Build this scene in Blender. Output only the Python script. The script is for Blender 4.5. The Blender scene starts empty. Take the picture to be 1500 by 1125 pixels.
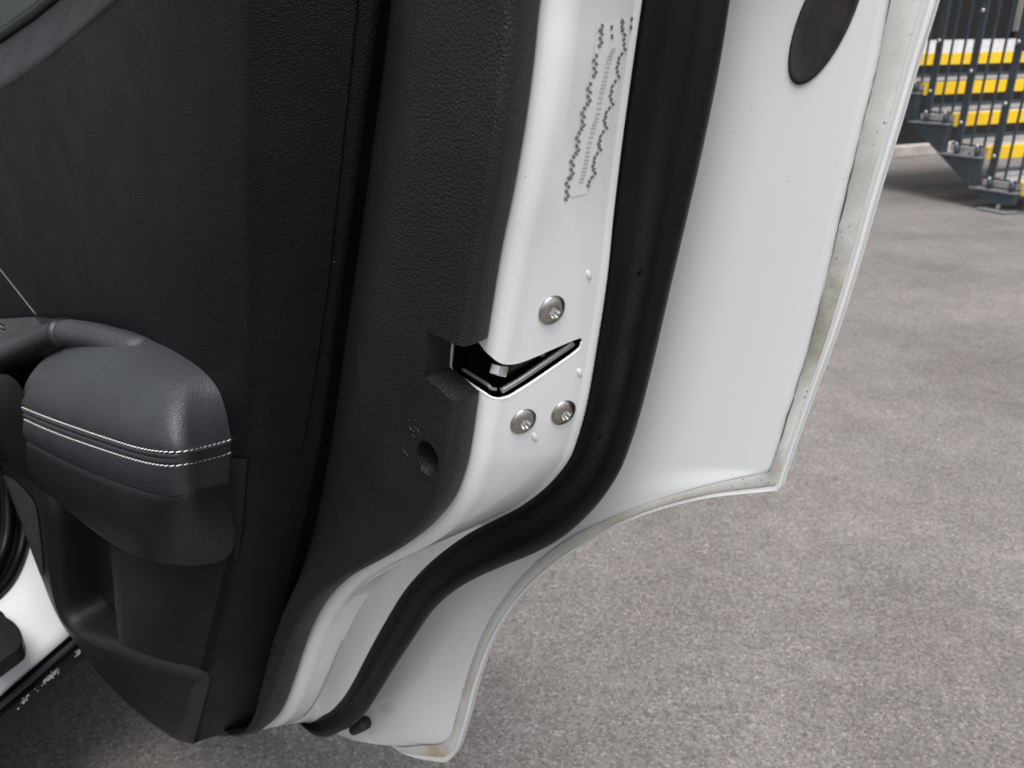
import bpy, bmesh, math, random
import numpy as np
from mathutils import Vector, Matrix
from mathutils.bvhtree import BVHTree
from mathutils.geometry import delaunay_2d_cdt
random.seed(4); rng = np.random.default_rng(4)
R_ = math.radians
scene = bpy.context.scene
COL = scene.collection

# ------------------------------------------------------------------ camera
FPX, CAM_H, PITCH, ROLL = 1130.0, 0.93, R_(22.9), R_(-1.2)
CAM = np.array([0, 0, CAM_H])
_f = np.array([0, math.cos(PITCH), -math.sin(PITCH)])
_r = np.array([1.0, 0, 0]); _u = np.cross(_r, _f)
CR = _r * math.cos(ROLL) + _u * math.sin(ROLL)
CU = -_r * math.sin(ROLL) + _u * math.cos(ROLL)
cd = bpy.data.cameras.new('camera'); cam = bpy.data.objects.new('camera', cd); COL.objects.link(cam)
m = Matrix.Identity(4)
for i in range(3):
    m[i][0] = CR[i]; m[i][1] = CU[i]; m[i][2] = -_f[i]; m[i][3] = CAM[i]
cam.matrix_world = m
cd.sensor_fit = 'HORIZONTAL'; cd.sensor_width = 36.0; cd.lens = FPX * 36 / 1500
cd.clip_start = 0.01; cd.clip_end = 500
cd.dof.use_dof = True; cd.dof.focus_distance = 0.47; cd.dof.aperture_fstop = 14
scene.camera = cam
scene.cycles.max_bounces = 5; scene.cycles.diffuse_bounces = 3; scene.cycles.glossy_bounces = 2; scene.cycles.transmission_bounces = 2

# ------------------------------------------------------------------ light
SUN_EL, SUN_AZ = 68, 178          # degrees; azimuth clockwise from +Y: behind the camera, to the left
w = bpy.data.worlds.new('World'); scene.world = w; w.use_nodes = True
nt = w.node_tree; nt.nodes.clear()
sky = nt.nodes.new('ShaderNodeTexSky'); sky.sky_type = 'NISHITA'; sky.sun_disc = False
sky.sun_elevation = R_(SUN_EL); sky.sun_rotation = R_(SUN_AZ); sky.dust_density = 4.0; sky.air_density = 1.0
hs = nt.nodes.new('ShaderNodeHueSaturation'); hs.inputs['Saturation'].default_value = 0.34
bg = nt.nodes.new('ShaderNodeBackground'); bg.inputs['Strength'].default_value = 0.13
wo = nt.nodes.new('ShaderNodeOutputWorld')
nt.links.new(sky.outputs[0], hs.inputs['Color']); nt.links.new(hs.outputs[0], bg.inputs['Color']); nt.links.new(bg.outputs[0], wo.inputs['Surface'])
sd = bpy.data.lights.new('sun', 'SUN'); sd.energy = 1.5; sd.angle = R_(35); sd.color = (1, .985, .96)
so = bpy.data.objects.new('sun', sd); COL.objects.link(so)
sdir = Vector((math.sin(R_(SUN_AZ)) * math.cos(R_(SUN_EL)), math.cos(R_(SUN_AZ)) * math.cos(R_(SUN_EL)), math.sin(R_(SUN_EL))))
so.rotation_euler = sdir.to_track_quat('Z', 'Y').to_euler(); so.location = (0, 0, 5)
vs = scene.view_settings; vs.view_transform = 'Standard'; vs.look = 'None'; vs.gamma = 1.0; vs.exposure = 0.72; vs.use_curve_mapping = False

# ------------------------------------------------------------------ door frame of reference
TH = R_(50)                                        # how far the door is swung open
DU = np.array([-math.sin(TH), math.cos(TH), 0])    # towards the hinge
DN = np.array([-math.cos(TH), -math.sin(TH), 0])   # out of the inner face
DZ = np.array([0, 0, 1.0])
def ray(x, y): return _f + CR * (x - 750) / FPX - CU * (y - 562.5) / FPX
def D(x, y, n):
    d = ray(x, y); t = n / (DN @ d); P = CAM + d * t
    return np.array([P @ DU, n, P[2]])
def Dl(pts, n):
    if not hasattr(n, '__len__'): n = [n] * len(pts)
    return np.array([D(p[0], p[1], k) for p, k in zip(pts, n)])
def Wd(P):
    P = np.asarray(P, float)
    return P[..., 0:1] * DU + P[..., 1:2] * DN + P[..., 2:3] * DZ
def G(x, y, z=0.0):
    d = ray(x, y); t = (z - CAM_H) / d[2]; return CAM + d * t
def cr(P, per):
    "Catmull-Rom through the rows of P"
    P = np.asarray(P, float); n = len(P)
    A = np.vstack([2 * P[0] - P[1], P, 2 * P[-1] - P[-2]]); out = []
    for i in range(n - 1):
        p0, p1, p2, p3 = A[i:i + 4]
        for k in range(per):
            t = k / per
            out.append(.5 * (2 * p1 + (p2 - p0) * t + (2 * p0 - 5 * p1 + 4 * p2 - p3) * t * t + (3 * p1 - p0 - 3 * p2 + p3) * t ** 3))
    out.append(P[-1]); return np.array(out)
def crn(P, N):
    "resample to N points by station index"
    Q = cr(P, 12); t = np.linspace(0, len(Q) - 1, N); i = np.minimum(t.astype(int), len(Q) - 2); f = (t - i)[:, None]
    return Q[i] * (1 - f) + Q[i + 1] * f
def sm(a, b, x):
    t = min(max((x - a) / (b - a), 0), 1); return t * t * (3 - 2 * t)
def lerp(a, b, t): return a + (b - a) * t

# ------------------------------------------------------------------ materials
def newmat(name):
    mt = bpy.data.materials.new(name); mt.use_nodes = True
    t = mt.node_tree; b = t.nodes['Principled BSDF']; return mt, t, b
def nd(t, k, **kw):
    n = t.nodes.new(k)
    for a, v in kw.items():
        if a in n.inputs: n.inputs[a].default_value = v
        else: setattr(n, a, v)
    return n
def coords(t, scale=(1, 1, 1)):
    c = nd(t, 'ShaderNodeNewGeometry'); mp = nd(t, 'ShaderNodeMapping'); mp.inputs['Scale'].default_value = scale
    t.links.new(c.outputs['Position'], mp.inputs['Vector']); return mp.outputs[0]
def ramp(t, src, stops):
    r = nd(t, 'ShaderNodeValToRGB'); e = r.color_ramp.elements
    while len(e) < len(stops): e.new(.5)
    for el, (p, c) in zip(e, stops):
        el.position = p; el.color = (*c, 1) if len(c) == 3 else c
    t.links.new(src, r.inputs[0]); return r.outputs[0]
def noise(t, v, scale, detail=4, rough=.55):
    n = nd(t, 'ShaderNodeTexNoise', Scale=scale, Detail=detail, Roughness=rough); t.links.new(v, n.inputs['Vector']); return n.outputs['Fac']
def voro(t, v, scale, feat='F1'):
    n = nd(t, 'ShaderNodeTexVoronoi', Scale=scale); n.feature = feat; t.links.new(v, n.inputs['Vector']); return n.outputs['Distance']
def bump(t, b, h, strength, dist):
    n = nd(t, 'ShaderNodeBump', Strength=strength, Distance=dist); t.links.new(h, n.inputs['Height']); t.links.new(n.outputs[0], b.inputs['Normal'])
def mix(t, fac, a, b, mode='MIX'):
    n = nd(t, 'ShaderNodeMix'); n.data_type = 'RGBA'; n.blend_type = mode
    for s, v in ((n.inputs[0], fac), (n.inputs[6], a), (n.inputs[7], b)):
        if hasattr(v, 'is_output'): t.links.new(v, s)
        elif isinstance(v, (int, float)): s.default_value = v
        else: s.default_value = (*v, 1)
    return n.outputs[2]
def mathn(t, op, a, b=None):
    n = nd(t, 'ShaderNodeMath'); n.operation = op
    for s, v in zip(n.inputs, (a, b)):
        if v is None: continue
        if hasattr(v, 'is_output'): t.links.new(v, s)
        else: s.default_value = v
    return n.outputs[0]

def m_paint(name, col=(.79, .80, .79), dirt=.5, rough=.22):
    mt, t, b = newmat(name); v = coords(t)
    film = ramp(t, noise(t, v, 7, 3, .5), [(.2, (0, 0, 0)), (.9, (1, 1, 1))])
    c1 = mix(t, mathn(t, 'MULTIPLY', film, .10 * dirt), col, (.55, .53, .47))
    sp = ramp(t, voro(t, v, 120), [(.0, (1, 1, 1)), (.045, (1, 1, 1)), (.085, (0, 0, 0))])
    keep = ramp(t, noise(t, v, 18, 2), [(.47, (0, 0, 0)), (.56, (1, 1, 1))])
    c2 = mix(t, mathn(t, 'MULTIPLY', mathn(t, 'MULTIPLY', sp, keep), .7 * dirt), c1, (.16, .145, .12))
    t.links.new(c2, b.inputs['Base Color'])
    rr = ramp(t, noise(t, v, 10, 2, .5), [(.1, (rough,) * 3), (.9, (rough + .08,) * 3)]); t.links.new(rr, b.inputs['Roughness'])
    b.inputs['Coat Weight'].default_value = .6; b.inputs['Coat Roughness'].default_value = .05
    bump(t, b, noise(t, v, 24, 2), .05, .002)
    return mt
def m_plastic(name, col, rough, grain=900, gs=.5, spec=.5, gd=.0004, dust=.35):
    mt, t, b = newmat(name); v = coords(t)
    dn = ramp(t, noise(t, v, 16, 6, .7), [(.4, (0, 0, 0)), (.8, (1, 1, 1))])
    c = mix(t, mathn(t, 'MULTIPLY', dn, dust), col, tuple(x * 1.9 + .004 for x in col))
    lint = ramp(t, voro(t, coords(t, (1, 1, .8)), 85), [(.0, (1, 1, 1)), (.025, (1, 1, 1)), (.045, (0, 0, 0))])
    lk = ramp(t, noise(t, v, 13, 1), [(.54, (0, 0, 0)), (.6, (1, 1, 1))])
    c = mix(t, mathn(t, 'MULTIPLY', mathn(t, 'MULTIPLY', lint, lk), dust * 1.2), c, (.2, .2, .2))
    t.links.new(c, b.inputs['Base Color'])
    b.inputs['Specular IOR Level'].default_value = spec
    rr = ramp(t, noise(t, v, 30, 4), [(.3, (rough - .04,) * 3), (.7, (rough + .05,) * 3)]); t.links.new(rr, b.inputs['Roughness'])
    wv = nd(t, 'ShaderNodeVectorMath'); wv.operation = 'ADD'
    wn = nd(t, 'ShaderNodeTexNoise', Scale=grain * .35); t.links.new(v, wn.inputs['Vector'])
    sc = nd(t, 'ShaderNodeVectorMath'); sc.operation = 'SCALE'; sc.inputs['Scale'].default_value = 1.2 / grain
    t.links.new(wn.outputs['Color'], sc.inputs[0]); t.links.new(v, wv.inputs[0]); t.links.new(sc.outputs[0], wv.inputs[1])
    g = voro(t, wv.outputs[0], grain, 'DISTANCE_TO_EDGE') if gs > .6 else voro(t, wv.outputs[0], grain)
    h = mathn(t, 'MINIMUM', g, .25 if gs > .6 else .7)
    bump(t, b, h, gs, gd)
    return mt
def m_plain(name, col, rough=.5, metal=0., nz=0., ns=200, bs=.0, spec=.5):
    mt, t, b = newmat(name); v = coords(t)
    n = noise(t, v, ns, 4)
    c = mix(t, ramp(t, n, [(.3, (0, 0, 0)), (.7, (1, 1, 1))]), tuple(x * (1 - nz) for x in col), tuple(min(1, x * (1 + nz)) for x in col))
    t.links.new(c, b.inputs['Base Color']); b.inputs['Roughness'].default_value = rough; b.inputs['Metallic'].default_value = metal
    b.inputs['Specular IOR Level'].default_value = spec
    if bs: bump(t, b, n, bs, .001)
    return mt

M = {}
M['paint'] = m_paint('white_paint', (.80, .815, .82), .5, .18)
M['paint_ledge'] = m_paint('white_paint_dusty', (.77, .79, .775), 1.0, .30)
M['body_white'] = m_paint('white_body_paint', (.80, .82, .83), .15, .25)
# sealer: off-white, with dirt blotches and dark specks
def m_sealer():
    mt, t, b = newmat('seam_sealer'); v = coords(t)
    d = ramp(t, noise(t, v, 11, 7, .75), [(.42, (0, 0, 0)), (.72, (1, 1, 1))])
    c = mix(t, mathn(t, 'MULTIPLY', d, .75), (.62, .62, .595), (.40, .385, .33))
    sp = ramp(t, voro(t, v, 260), [(.0, (1, 1, 1)), (.10, (1, 1, 1)), (.2, (0, 0, 0))])
    k = ramp(t, noise(t, v, 40, 2), [(.5, (0, 0, 0)), (.62, (1, 1, 1))])
    c = mix(t, mathn(t, 'MULTIPLY', mathn(t, 'MULTIPLY', sp, k), .8), c, (.09, .08, .065))
    # old grimy stretches, each with its own ragged shape
    gp_ = nd(t, 'ShaderNodeNewGeometry'); wob = mathn(t, 'MULTIPLY', mathn(t, 'SUBTRACT', noise(t, v, 60, 6, .75), .5), .07)
    for px, py, ra, rb, am, col in ((1203, 478, .006, .036, .8, (.24, .225, .165)), (1225, 380, .004, .022, .5, (.27, .255, .20)), (1250, 270, .002, .024, .4, (.3, .29, .25)), (1135, 690, .0, .022, .5, (.22, .2, .15)), (640, 1100, .004, .03, .75, (.44, .34, .19)), (690, 1000, .0, .03, .45, (.42, .37, .27)), (900, 765, .0, .02, .35, (.35, .33, .27))):
        ds = nd(t, 'ShaderNodeVectorMath'); ds.operation = 'DISTANCE'; t.links.new(gp_.outputs['Position'], ds.inputs[0])
        ds.inputs[1].default_value = tuple(float(q) for q in Wd(D(px, py, -.387)).ravel())
        gm = ramp(t, mathn(t, 'ADD', ds.outputs['Value'], wob), [(ra, (1, 1, 1)), (rb, (0, 0, 0))])
        c = mix(t, mathn(t, 'MULTIPLY', gm, am), c, col)
    t.links.new(c, b.inputs['Base Color']); b.inputs['Roughness'].default_value = .62
    bump(t, b, noise(t, v, 150, 6, .65), .3, .0008); return mt
M['sealer'] = m_sealer()
M['crack'] = m_plain('dirt_line', (.13, .12, .09), .9, nz=.5, ns=150)
M['rubber'] = m_plain('black_rubber', (.0016, .0016, .0016), .42, nz=.35, ns=60, spec=.28)
M['trim'] = m_plastic('grained_black_plastic', (.0095, .0106, .0115), .45, 760, .6, .40, .0008)
M['trim_soft'] = m_plastic('soft_black_trim', (.0030, .0036, .0041), .46, 1000, .58, .20, .0010)
M['trim_wall'] = m_plastic('lower_black_plastic', (.0040, .0036, .0033), .55, 1300, .3, .06)
M['leather'] = m_plastic('black_leather', (.032, .035, .040), .46, 520, .9, .55, .0006, dust=.5)
M['satin'] = m_plastic('satin_black_plastic', (.010, .010, .011), .42, 1500, .15, .5)
M['sill_black'] = m_plastic('worn_sill_plastic', (.050, .052, .053), .5, 900, .3, .4)
M['thread'] = m_plain('white_thread', (.72, .71, .68), .7, nz=.1)
M['dark'] = m_plain('latch_black', (.003, .003, .003), .6, spec=.1)
M['steel'] = m_plain('zinc_steel', (.42, .40, .36), .28, 1.0, nz=.15, ns=300)
M['bright'] = m_plain('bright_steel', (.75, .75, .73), .18, 1.0)
M['gasket'] = m_plain('grey_latch_frame', (.24, .245, .235), .38, .5)
M['plug'] = m_plain('rubber_plug', (.022, .019, .017), .62, nz=.3, ns=120)
M['ink'] = m_plain('grey_print', (.20, .195, .185), .6, nz=.3, ns=900)
M['ink2'] = m_plain('pale_print', (.42, .41, .38), .6, nz=.2, ns=900)
M['sticker'] = m_plain('sticker_film', (.79, .795, .77), .4)

# ------------------------------------------------------------------ mesh helpers
def link(name, me, mat, parent=None):
    o = bpy.data.objects.new(name, me); COL.objects.link(o)
    if mat is not None: me.materials.append(M[mat] if isinstance(mat, str) else mat)
    if parent is not None:
        o.parent = parent; o.matrix_parent_inverse = parent.matrix_basis.inverted()
    return o
def pydata(name, V, Fc, mat, parent=None, smooth=True):
    me = bpy.data.meshes.new(name); me.from_pydata([tuple(map(float, v)) for v in V], [], Fc)
    if smooth: me.polygons.foreach_set('use_smooth', [True] * len(me.polygons))
    me.update(); return link(name, me, mat, parent)
def gridfaces(n, k, off=0, closed=False):
    F = []
    for i in range(n - 1):
        for j in range(k if closed else k - 1):
            j2 = (j + 1) % k
            F.append((off + i * k + j, off + i * k + j2, off + (i + 1) * k + j2, off + (i + 1) * k + j))
    return F
def fixn(o):
    bm = bmesh.new(); bm.from_mesh(o.data); bmesh.ops.recalc_face_normals(bm, faces=bm.faces); bm.to_mesh(o.data); bm.free(); return o
def surf(name, grid, mat, parent=None, closed=False, caps=False, solid=0.0, soff=-1):
    "grid [stations][points] of world points"
    g = np.asarray(grid, float); n, k = g.shape[:2]
    F = gridfaces(n, k, 0, closed)
    if caps: F += [tuple(range(k)), tuple(reversed(range((n - 1) * k, n * k)))]
    o = pydata(name, g.reshape(-1, 3), F, mat, parent)
    if caps: fixn(o)
    else: face_cam(o)
    if solid:
        s = o.modifiers.new('solid', 'SOLIDIFY'); s.thickness = solid; s.offset = soff
    return o
def face_cam(o):
    "consistent normals, looking to the camera side overall"
    bm = bmesh.new(); bm.from_mesh(o.data); bmesh.ops.recalc_face_normals(bm, faces=bm.faces)
    s = 0.0
    for f in bm.faces:
        s += f.calc_area() * f.normal.dot((Vector(CAM) - f.calc_center_median()).normalized())
    if s < 0: bmesh.ops.reverse_faces(bm, faces=bm.faces)
    bm.to_mesh(o.data); bm.free()
def offs(g, d):
    "shift a world grid along its normals, to the camera side"
    g = np.asarray(g, float); a = np.gradient(g, axis=0); b = np.gradient(g, axis=1)
    n = np.cross(a, b); n /= np.linalg.norm(n, axis=-1, keepdims=True) + 1e-12
    s = np.sign(((CAM - g) * n).sum(-1).mean()); return g + n * d * s
def tube(name, pts, rad, mat, parent=None, seg=10, cap=True):
    V, F = tube_vf(pts, rad, seg, cap); return pydata(name, V, F, mat, parent)
def tube_vf(pts, rad, seg=10, cap=True, off=0):
    P = np.asarray(pts, float); n = len(P); r = rad if hasattr(rad, '__len__') else [rad] * n
    T = np.gradient(P, axis=0); T /= np.linalg.norm(T, axis=1, keepdims=True) + 1e-12
    up = np.array([0, 0, 1.0]) if abs(T[0][2]) < .9 else np.array([1.0, 0, 0]); V = []
    for i in range(n):
        a = np.cross(T[i], up); a /= np.linalg.norm(a) + 1e-12; b = np.cross(a, T[i]); up = b
        for k in range(seg):
            q = 2 * math.pi * k / seg; V.append(P[i] + (a * math.cos(q) + b * math.sin(q)) * r[i])
    F = gridfaces(n, seg, off, True)
    if cap: F += [tuple(reversed(range(off, off + seg))), tuple(range(off + (n - 1) * seg, off + n * seg))]
    return V, F
def bev(o, wdt, seg=2, ang=30):
    b = o.modifiers.new('bevel', 'BEVEL'); b.width = wdt; b.segments = seg; b.limit_method = 'ANGLE'; b.angle_limit = R_(ang); return o
def box(name, c, ax, half, mat, parent=None, bevel=0.0):
    c = np.asarray(c, float); V = []
    for sx in (-1, 1):
        for sy in (-1, 1):
            for sz in (-1, 1): V.append(c + ax[0] * half[0] * sx + ax[1] * half[1] * sy + ax[2] * half[2] * sz)
    o = pydata(name, V, [(0, 1, 3, 2), (4, 6, 7, 5), (0, 4, 5, 1), (2, 3, 7, 6), (0, 2, 6, 4), (1, 5, 7, 3)], mat, parent, smooth=False)
    fixn(o)
    if bevel: bev(o, bevel)
    return o
def prism(name, poly, vec, mat, parent=None, bevel=0.0):
    n = len(poly); vec = np.asarray(vec, float); V = [np.asarray(p, float) for p in poly] + [np.asarray(p, float) + vec for p in poly]
    F = [tuple(range(n)), tuple(reversed(range(n, 2 * n)))] + [(i, (i + 1) % n, n + (i + 1) % n, n + i) for i in range(n)]
    o = pydata(name, V, F, mat, parent, smooth=False); fixn(o)
    if bevel: bev(o, bevel)
    return o
def cut(o, cutter, selfx=False):
    b = o.modifiers.new('cut', 'BOOLEAN'); b.operation = 'DIFFERENCE'; b.solver = 'EXACT'; b.object = cutter; b.use_self = selfx; b.use_hole_tolerant = selfx
    dg = bpy.context.evaluated_depsgraph_get(); dg.update()
    me = bpy.data.meshes.new_from_object(o.evaluated_get(dg)); o.modifiers.clear(); old = o.data; o.data = me
    bpy.data.objects.remove(cutter); return o
def bake(o):
    dg = bpy.context.evaluated_depsgraph_get(); dg.update()
    me = bpy.data.meshes.new_from_object(o.evaluated_get(dg)); o.modifiers.clear(); o.data = me; return o
def bvh(o):
    me = o.data; return BVHTree.FromPolygons([v.co.copy() for v in me.vertices], [tuple(p.vertices) for p in me.polygons])
def hit(tree, x, y):
    d = Vector(ray(x, y)); h = tree.ray_cast(Vector(CAM), d.normalized())
    if h[0] is None: return None, None
    n = h[1]
    if n.dot(d) > 0: n = -n
    return np.array(h[0]), np.array(n)
def thing(name, label, cat, loc, group=None):
    o = bpy.data.objects.new(name, None); COL.objects.link(o); o.location = loc; o.empty_display_size = .2
    o['label'] = label; o['category'] = cat
    if group: o['group'] = group
    return o

# ------------------------------------------------------------------ ground
def m_asphalt():
    mt, t, b = newmat('worn_asphalt'); v = coords(t)
    big = ramp(t, noise(t, v, 4.5, 5, .6), [(.25, (.148, .139, .133)), (.75, (.198, .187, .180))])
    mid = mathn(t, 'ADD', mathn(t, 'MULTIPLY', noise(t, v, 95, 6, .75), .7), mathn(t, 'MULTIPLY', noise(t, v, 20, 4, .6), .3))
    c = mix(t, 1.0, big, ramp(t, mid, [(.34, (.72, .70, .69)), (.5, (1, 1, 1)), (.66, (1.25, 1.24, 1.24))]), 'MULTIPLY')
    c = mix(t, 1.0, c, ramp(t, noise(t, v, 1.6, 3, .6), [(.3, (.80, .79, .78)), (.5, (1, 1, 1)), (.7, (1.14, 1.13, 1.13))]), 'MULTIPLY')
    st = nd(t, 'ShaderNodeTexVoronoi', Scale=300); t.links.new(v, st.inputs['Vector'])
    sv = nd(t, 'ShaderNodeSeparateColor'); t.links.new(st.outputs['Color'], sv.inputs[0])
    c = mix(t, 1.0, c, ramp(t, sv.outputs[0], [(0, (.60, .58, .57)), (.25, (.86, .84, .83)), (.6, (1.04, 1.03, 1.02)), (.88, (1.22, 1.21, 1.21)), (1, (1.7, 1.67, 1.68))]), 'MULTIPLY')
    sp = ramp(t, voro(t, v, 17), [(0, (1, 1, 1)), (.05, (1, 1, 1)), (.085, (0, 0, 0))])
    k = ramp(t, noise(t, v, 7, 2), [(.6, (0, 0, 0)), (.66, (1, 1, 1))])
    c = mix(t, mathn(t, 'MULTIPLY', mathn(t, 'MULTIPLY', sp, k), .75), c, (.5, .48, .46))
    t.links.new(c, b.inputs['Base Color']); b.inputs['Roughness'].default_value = .85
    h = mathn(t, 'ADD', mathn(t, 'MULTIPLY', st.outputs['Distance'], .7), mid)
    bump(t, b, h, .5, .002); return mt
M['asphalt'] = m_asphalt()
g = pydata('ground', [(-60, -60, 0), (60, -60, 0), (60, 90, 0), (-60, 90, 0)], [(0, 1, 2, 3)], 'asphalt', smooth=False)
g['kind'] = 'structure'

# ------------------------------------------------------------------ car and door
car = thing('car', 'white car with its rear door swung open towards the viewer', 'car', (-.75, 1.0, 0))

# traced edge lines of the door's rear end (photo pixels, top to bottom), each on its own depth plane
T_RIM = [(806,-150),(783,0),(775,80),(762,180),(745,280),(727,370),(708,490),(694,585),(684,655),(675,695),(658,737),(625,775),(585,803),(535,830),(500,855),(473,885),(453,920),(438,960),(425,1000),(412,1035),(398,1057),(380,1066),(345,1060)]
T_EDGE = [(962,-150),(940,0),(927,90),(912,200),(899,310),(889,410),(874,510),(860,590),(845,645),(830,678),(800,712),(765,738),(728,757),(690,777),(655,802),(625,828),(595,862),(568,905),(543,950),(518,998),(500,1025),(478,1044),(440,1052)]
T_SEAL = [(1092,-150),(1070,0),(1054,100),(1033,205),(1008,315),(985,410),(962,510),(942,590),(925,645),(908,686),(880,728),(838,770),(795,797),(745,818),(700,838),(665,860),(637,887),(608,930),(583,968),(560,1005),(538,1037),(512,1057),(470,1060)]
T_HEM = [(1338,-150),(1304,0),(1287,90),(1262,190),(1236,300),(1210,410),(1186,505),(1160,590),(1140,655),(1126,692),(1035,712),(940,740),(870,770),(815,801),(770,840),(737,879),(712,919),(693,964),(679,1009),(668,1049),(655,1085),(622,1092),(562,1085)]
T_OUT = [(1412,-150),(1372,0),(1344,90),(1316,185),(1284,290),(1254,395),(1222,495),(1186,592),(1160,665),(1143,717),(1032,729),(945,753),(879,784),(829,813),(785,850),(753,886),(728,926),(710,967),(695,1014),(684,1057),(666,1106),(640,1113),(578,1090)]
N_RIM, N_EDGE, N_SEAL, N_HEM, N_OUT = -.272, -.342, -.355, -.386, -.390
PER = 8
def ext(P, n=3, du=.09):
    "carry an edge on along the bottom of the door, towards the hinge"
    P = list(P)
    for i in range(n): P.append(P[-1] + np.array([du, 0, .030]))
    return np.array(P)
RIM, EDGE, SEAL, HEM, OUT = [cr(ext(Dl(t, n)), PER) for t, n in ((T_RIM, N_RIM), (T_EDGE, N_EDGE), (T_SEAL, N_SEAL), (T_HEM, N_HEM), (T_OUT, N_OUT))]
SEALB = cr(ext(Dl(T_SEAL, -.3885)), PER)      # foot of the seal on the ledge
HEM = np.vstack([cr(Dl(T_HEM[:10], N_HEM), PER)[:-1], cr(ext(Dl(T_HEM[9:], N_HEM)), PER)]); OUT = np.vstack([cr(Dl(T_OUT[:10], N_OUT), PER)[:-1], cr(ext(Dl(T_OUT[9:], N_OUT)), PER)])
NS = len(RIM)
def outward(P):
    T = np.gradient(P[:, [0, 2]], axis=0)
    k = np.ones(9) / 9
    T = np.stack([np.convolve(np.pad(T[:, i], 4, 'edge'), k, 'valid') for i in (0, 1)], 1)
    T /= np.linalg.norm(T, axis=1, keepdims=True)
    return np.stack([T[:, 1], np.zeros(len(P)), -T[:, 0]], 1)     # tangent runs down: outward = rearward / downward
EO = outward(RIM)
NN = np.array([0, 1.0, 0])
def setn(P, n): Q = np.array(P, float); Q[1] = n; return Q

# --- painted inner shell: inner face, rounded corner, latch face, channel under the seal, ledge out to the hem
shell = []; sections = []
for i in range(NS):
    s = i / PER; r, e, E, S, H = RIM[i], EO[i], EDGE[i], SEAL[i], HEM[i]
    sw_ = sm(4.5, 5.5, s) * (1 - sm(7.5, 8.3, s))
    row = [setn(r - e * (.012 + .035 * sw_), -.310), setn(r - e * (.008 + .030 * sw_), -.2795), setn(r - e * .004, -.2785)]
    for a in (0, 18, 36, 54, 72, 90):
        a = R_(a); row.append(setn(r + e * .009 * math.sin(a), -.278 - .011 * (1 - math.cos(a))))
    c0 = row[-1]; rec = sm(12.2, 14.2, s) * (1 - sm(20, 21.5, s))
    for f in (.08, .16, .24, .32, .40, .46, .52, .60, .68, .76, .82, .87, .91, .95, .98, 1):
        p = lerp(c0, E, f); dp = rec * .026 * sm(.38, .46, f) * (1 - sm(.88, .95, f))
        lip = -.0015 * math.exp(-((f - .96) / .03) ** 2)
        row.append(p - e * (dp + lip))
    SB = SEALB[i]
    row += [setn(E - e * .004, -.345), setn(lerp(E, S, .3) - e * .012, -.360), setn(SB - e * .018, -.386), setn(SB - e * .006, -.3885)]
    for f in (.04, .10, .18, .28, .40, .53, .67, .80, .92, 1):
        b = .004 * math.sin(math.pi * f) * sm(17.5, 20, s)
        dip = .0022 * math.sin(math.pi * f) ** 1.2 * (1 - sm(8.9, 10.2, s))
        row.append(setn(lerp(SB, H, f) + e * b, -.3885 + .001 * f - dip + b))
    row.append(setn(H - e * -.003, -.389))
    shell.append(Wd(np.array(row)))
shell = np.array(shell)
door = surf('door', shell, 'paint', car)
door['label'] = 'open white rear door seen from its latch edge, with black inner trim'
tree_shell = bvh(door)
# latch slot, cut right through the painted corner
SLOT = [(661,505),(658,540),(669,550),(690,564),(708,576),(720,583),(734,585),(748,581),(780,561),(815,537),(838,521),(850,511),(854,500),(850,494),(835,500),(805,513),(775,526),(757,532),(742,533),(730,529),(718,520),(708,511),(700,500),(680,495)]
def proj(P):
    d = np.asarray(P, float) - CAM; z = d @ _f
    return 750 + FPX * (d @ CR) / z, 562.5 - FPX * (d @ CU) / z
def inpoly(p, poly):
    c = False; j = len(poly) - 1
    for i in range(len(poly)):
        xi, yi = poly[i]; xj, yj = poly[j]
        if (yi > p[1]) != (yj > p[1]) and p[0] < (xj - xi) * (p[1] - yi) / (yj - yi) + xi: c = not c
        j = i
    return c
def rough_line(P, N):
    "closed outline resampled to short steps"
    P = np.array(P + [P[0]], float); d = np.r_[0, np.cumsum(np.linalg.norm(np.diff(P, axis=0), axis=1))]; t = np.linspace(0, d[-1], N + 1)[:-1]
    return [(float(np.interp(q, d, P[:, 0])), float(np.interp(q, d, P[:, 1]))) for q in t]
SLOT2 = rough_line(SLOT, 90)
i0, i1, j0, j1 = int(5.0 * PER), int(8.0 * PER), 1, 24
kk = shell.shape[1]
fv = [Vector(proj(shell[i, j])) for i in range(i0, i1 + 1) for j in range(j0, j1 + 1)]
nj = j1 - j0 + 1; ni = i1 - i0 + 1; loc = lambda i, j: i * nj + j
ring = [(0, j) for j in range(nj)] + [(i, nj - 1) for i in range(1, ni)] + [(ni - 1, j) for j in range(nj - 2, -1, -1)] + [(i, 0) for i in range(ni - 2, 0, -1)]
ringv = [loc(*r) for r in ring]; base_n = len(fv)
edges = [(ringv[k], ringv[(k + 1) % len(ringv)]) for k in range(len(ringv))] + [(base_n + k, base_n + (k + 1) % len(SLOT2)) for k in range(len(SLOT2))]
ov, oe, of, ovo, oeo, ofo = delaunay_2d_cdt(fv + [Vector(p) for p in SLOT2], edges, [], 0, 1e-4)
rpoly = [tuple(fv[k]) for k in ringv]
bmd = bmesh.new(); bmd.from_mesh(door.data); bmd.verts.ensure_lookup_table()
dead = [f for f in bmd.faces if all(i0 <= v.index // kk <= i1 and j0 <= v.index % kk <= j1 for v in f.verts)]
bmesh.ops.delete(bmd, geom=dead, context='FACES_ONLY'); bmd.verts.ensure_lookup_table()
vm = []
for k, p in enumerate(ov):
    src = [q for q in ovo[k] if q < base_n]
    if src: vm.append(bmd.verts[(i0 + src[0] // nj) * kk + j0 + src[0] % nj])
    else:
        h, _ = hit(tree_shell, p[0], p[1]); vm.append(bmd.verts.new(Vector(h)))
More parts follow.
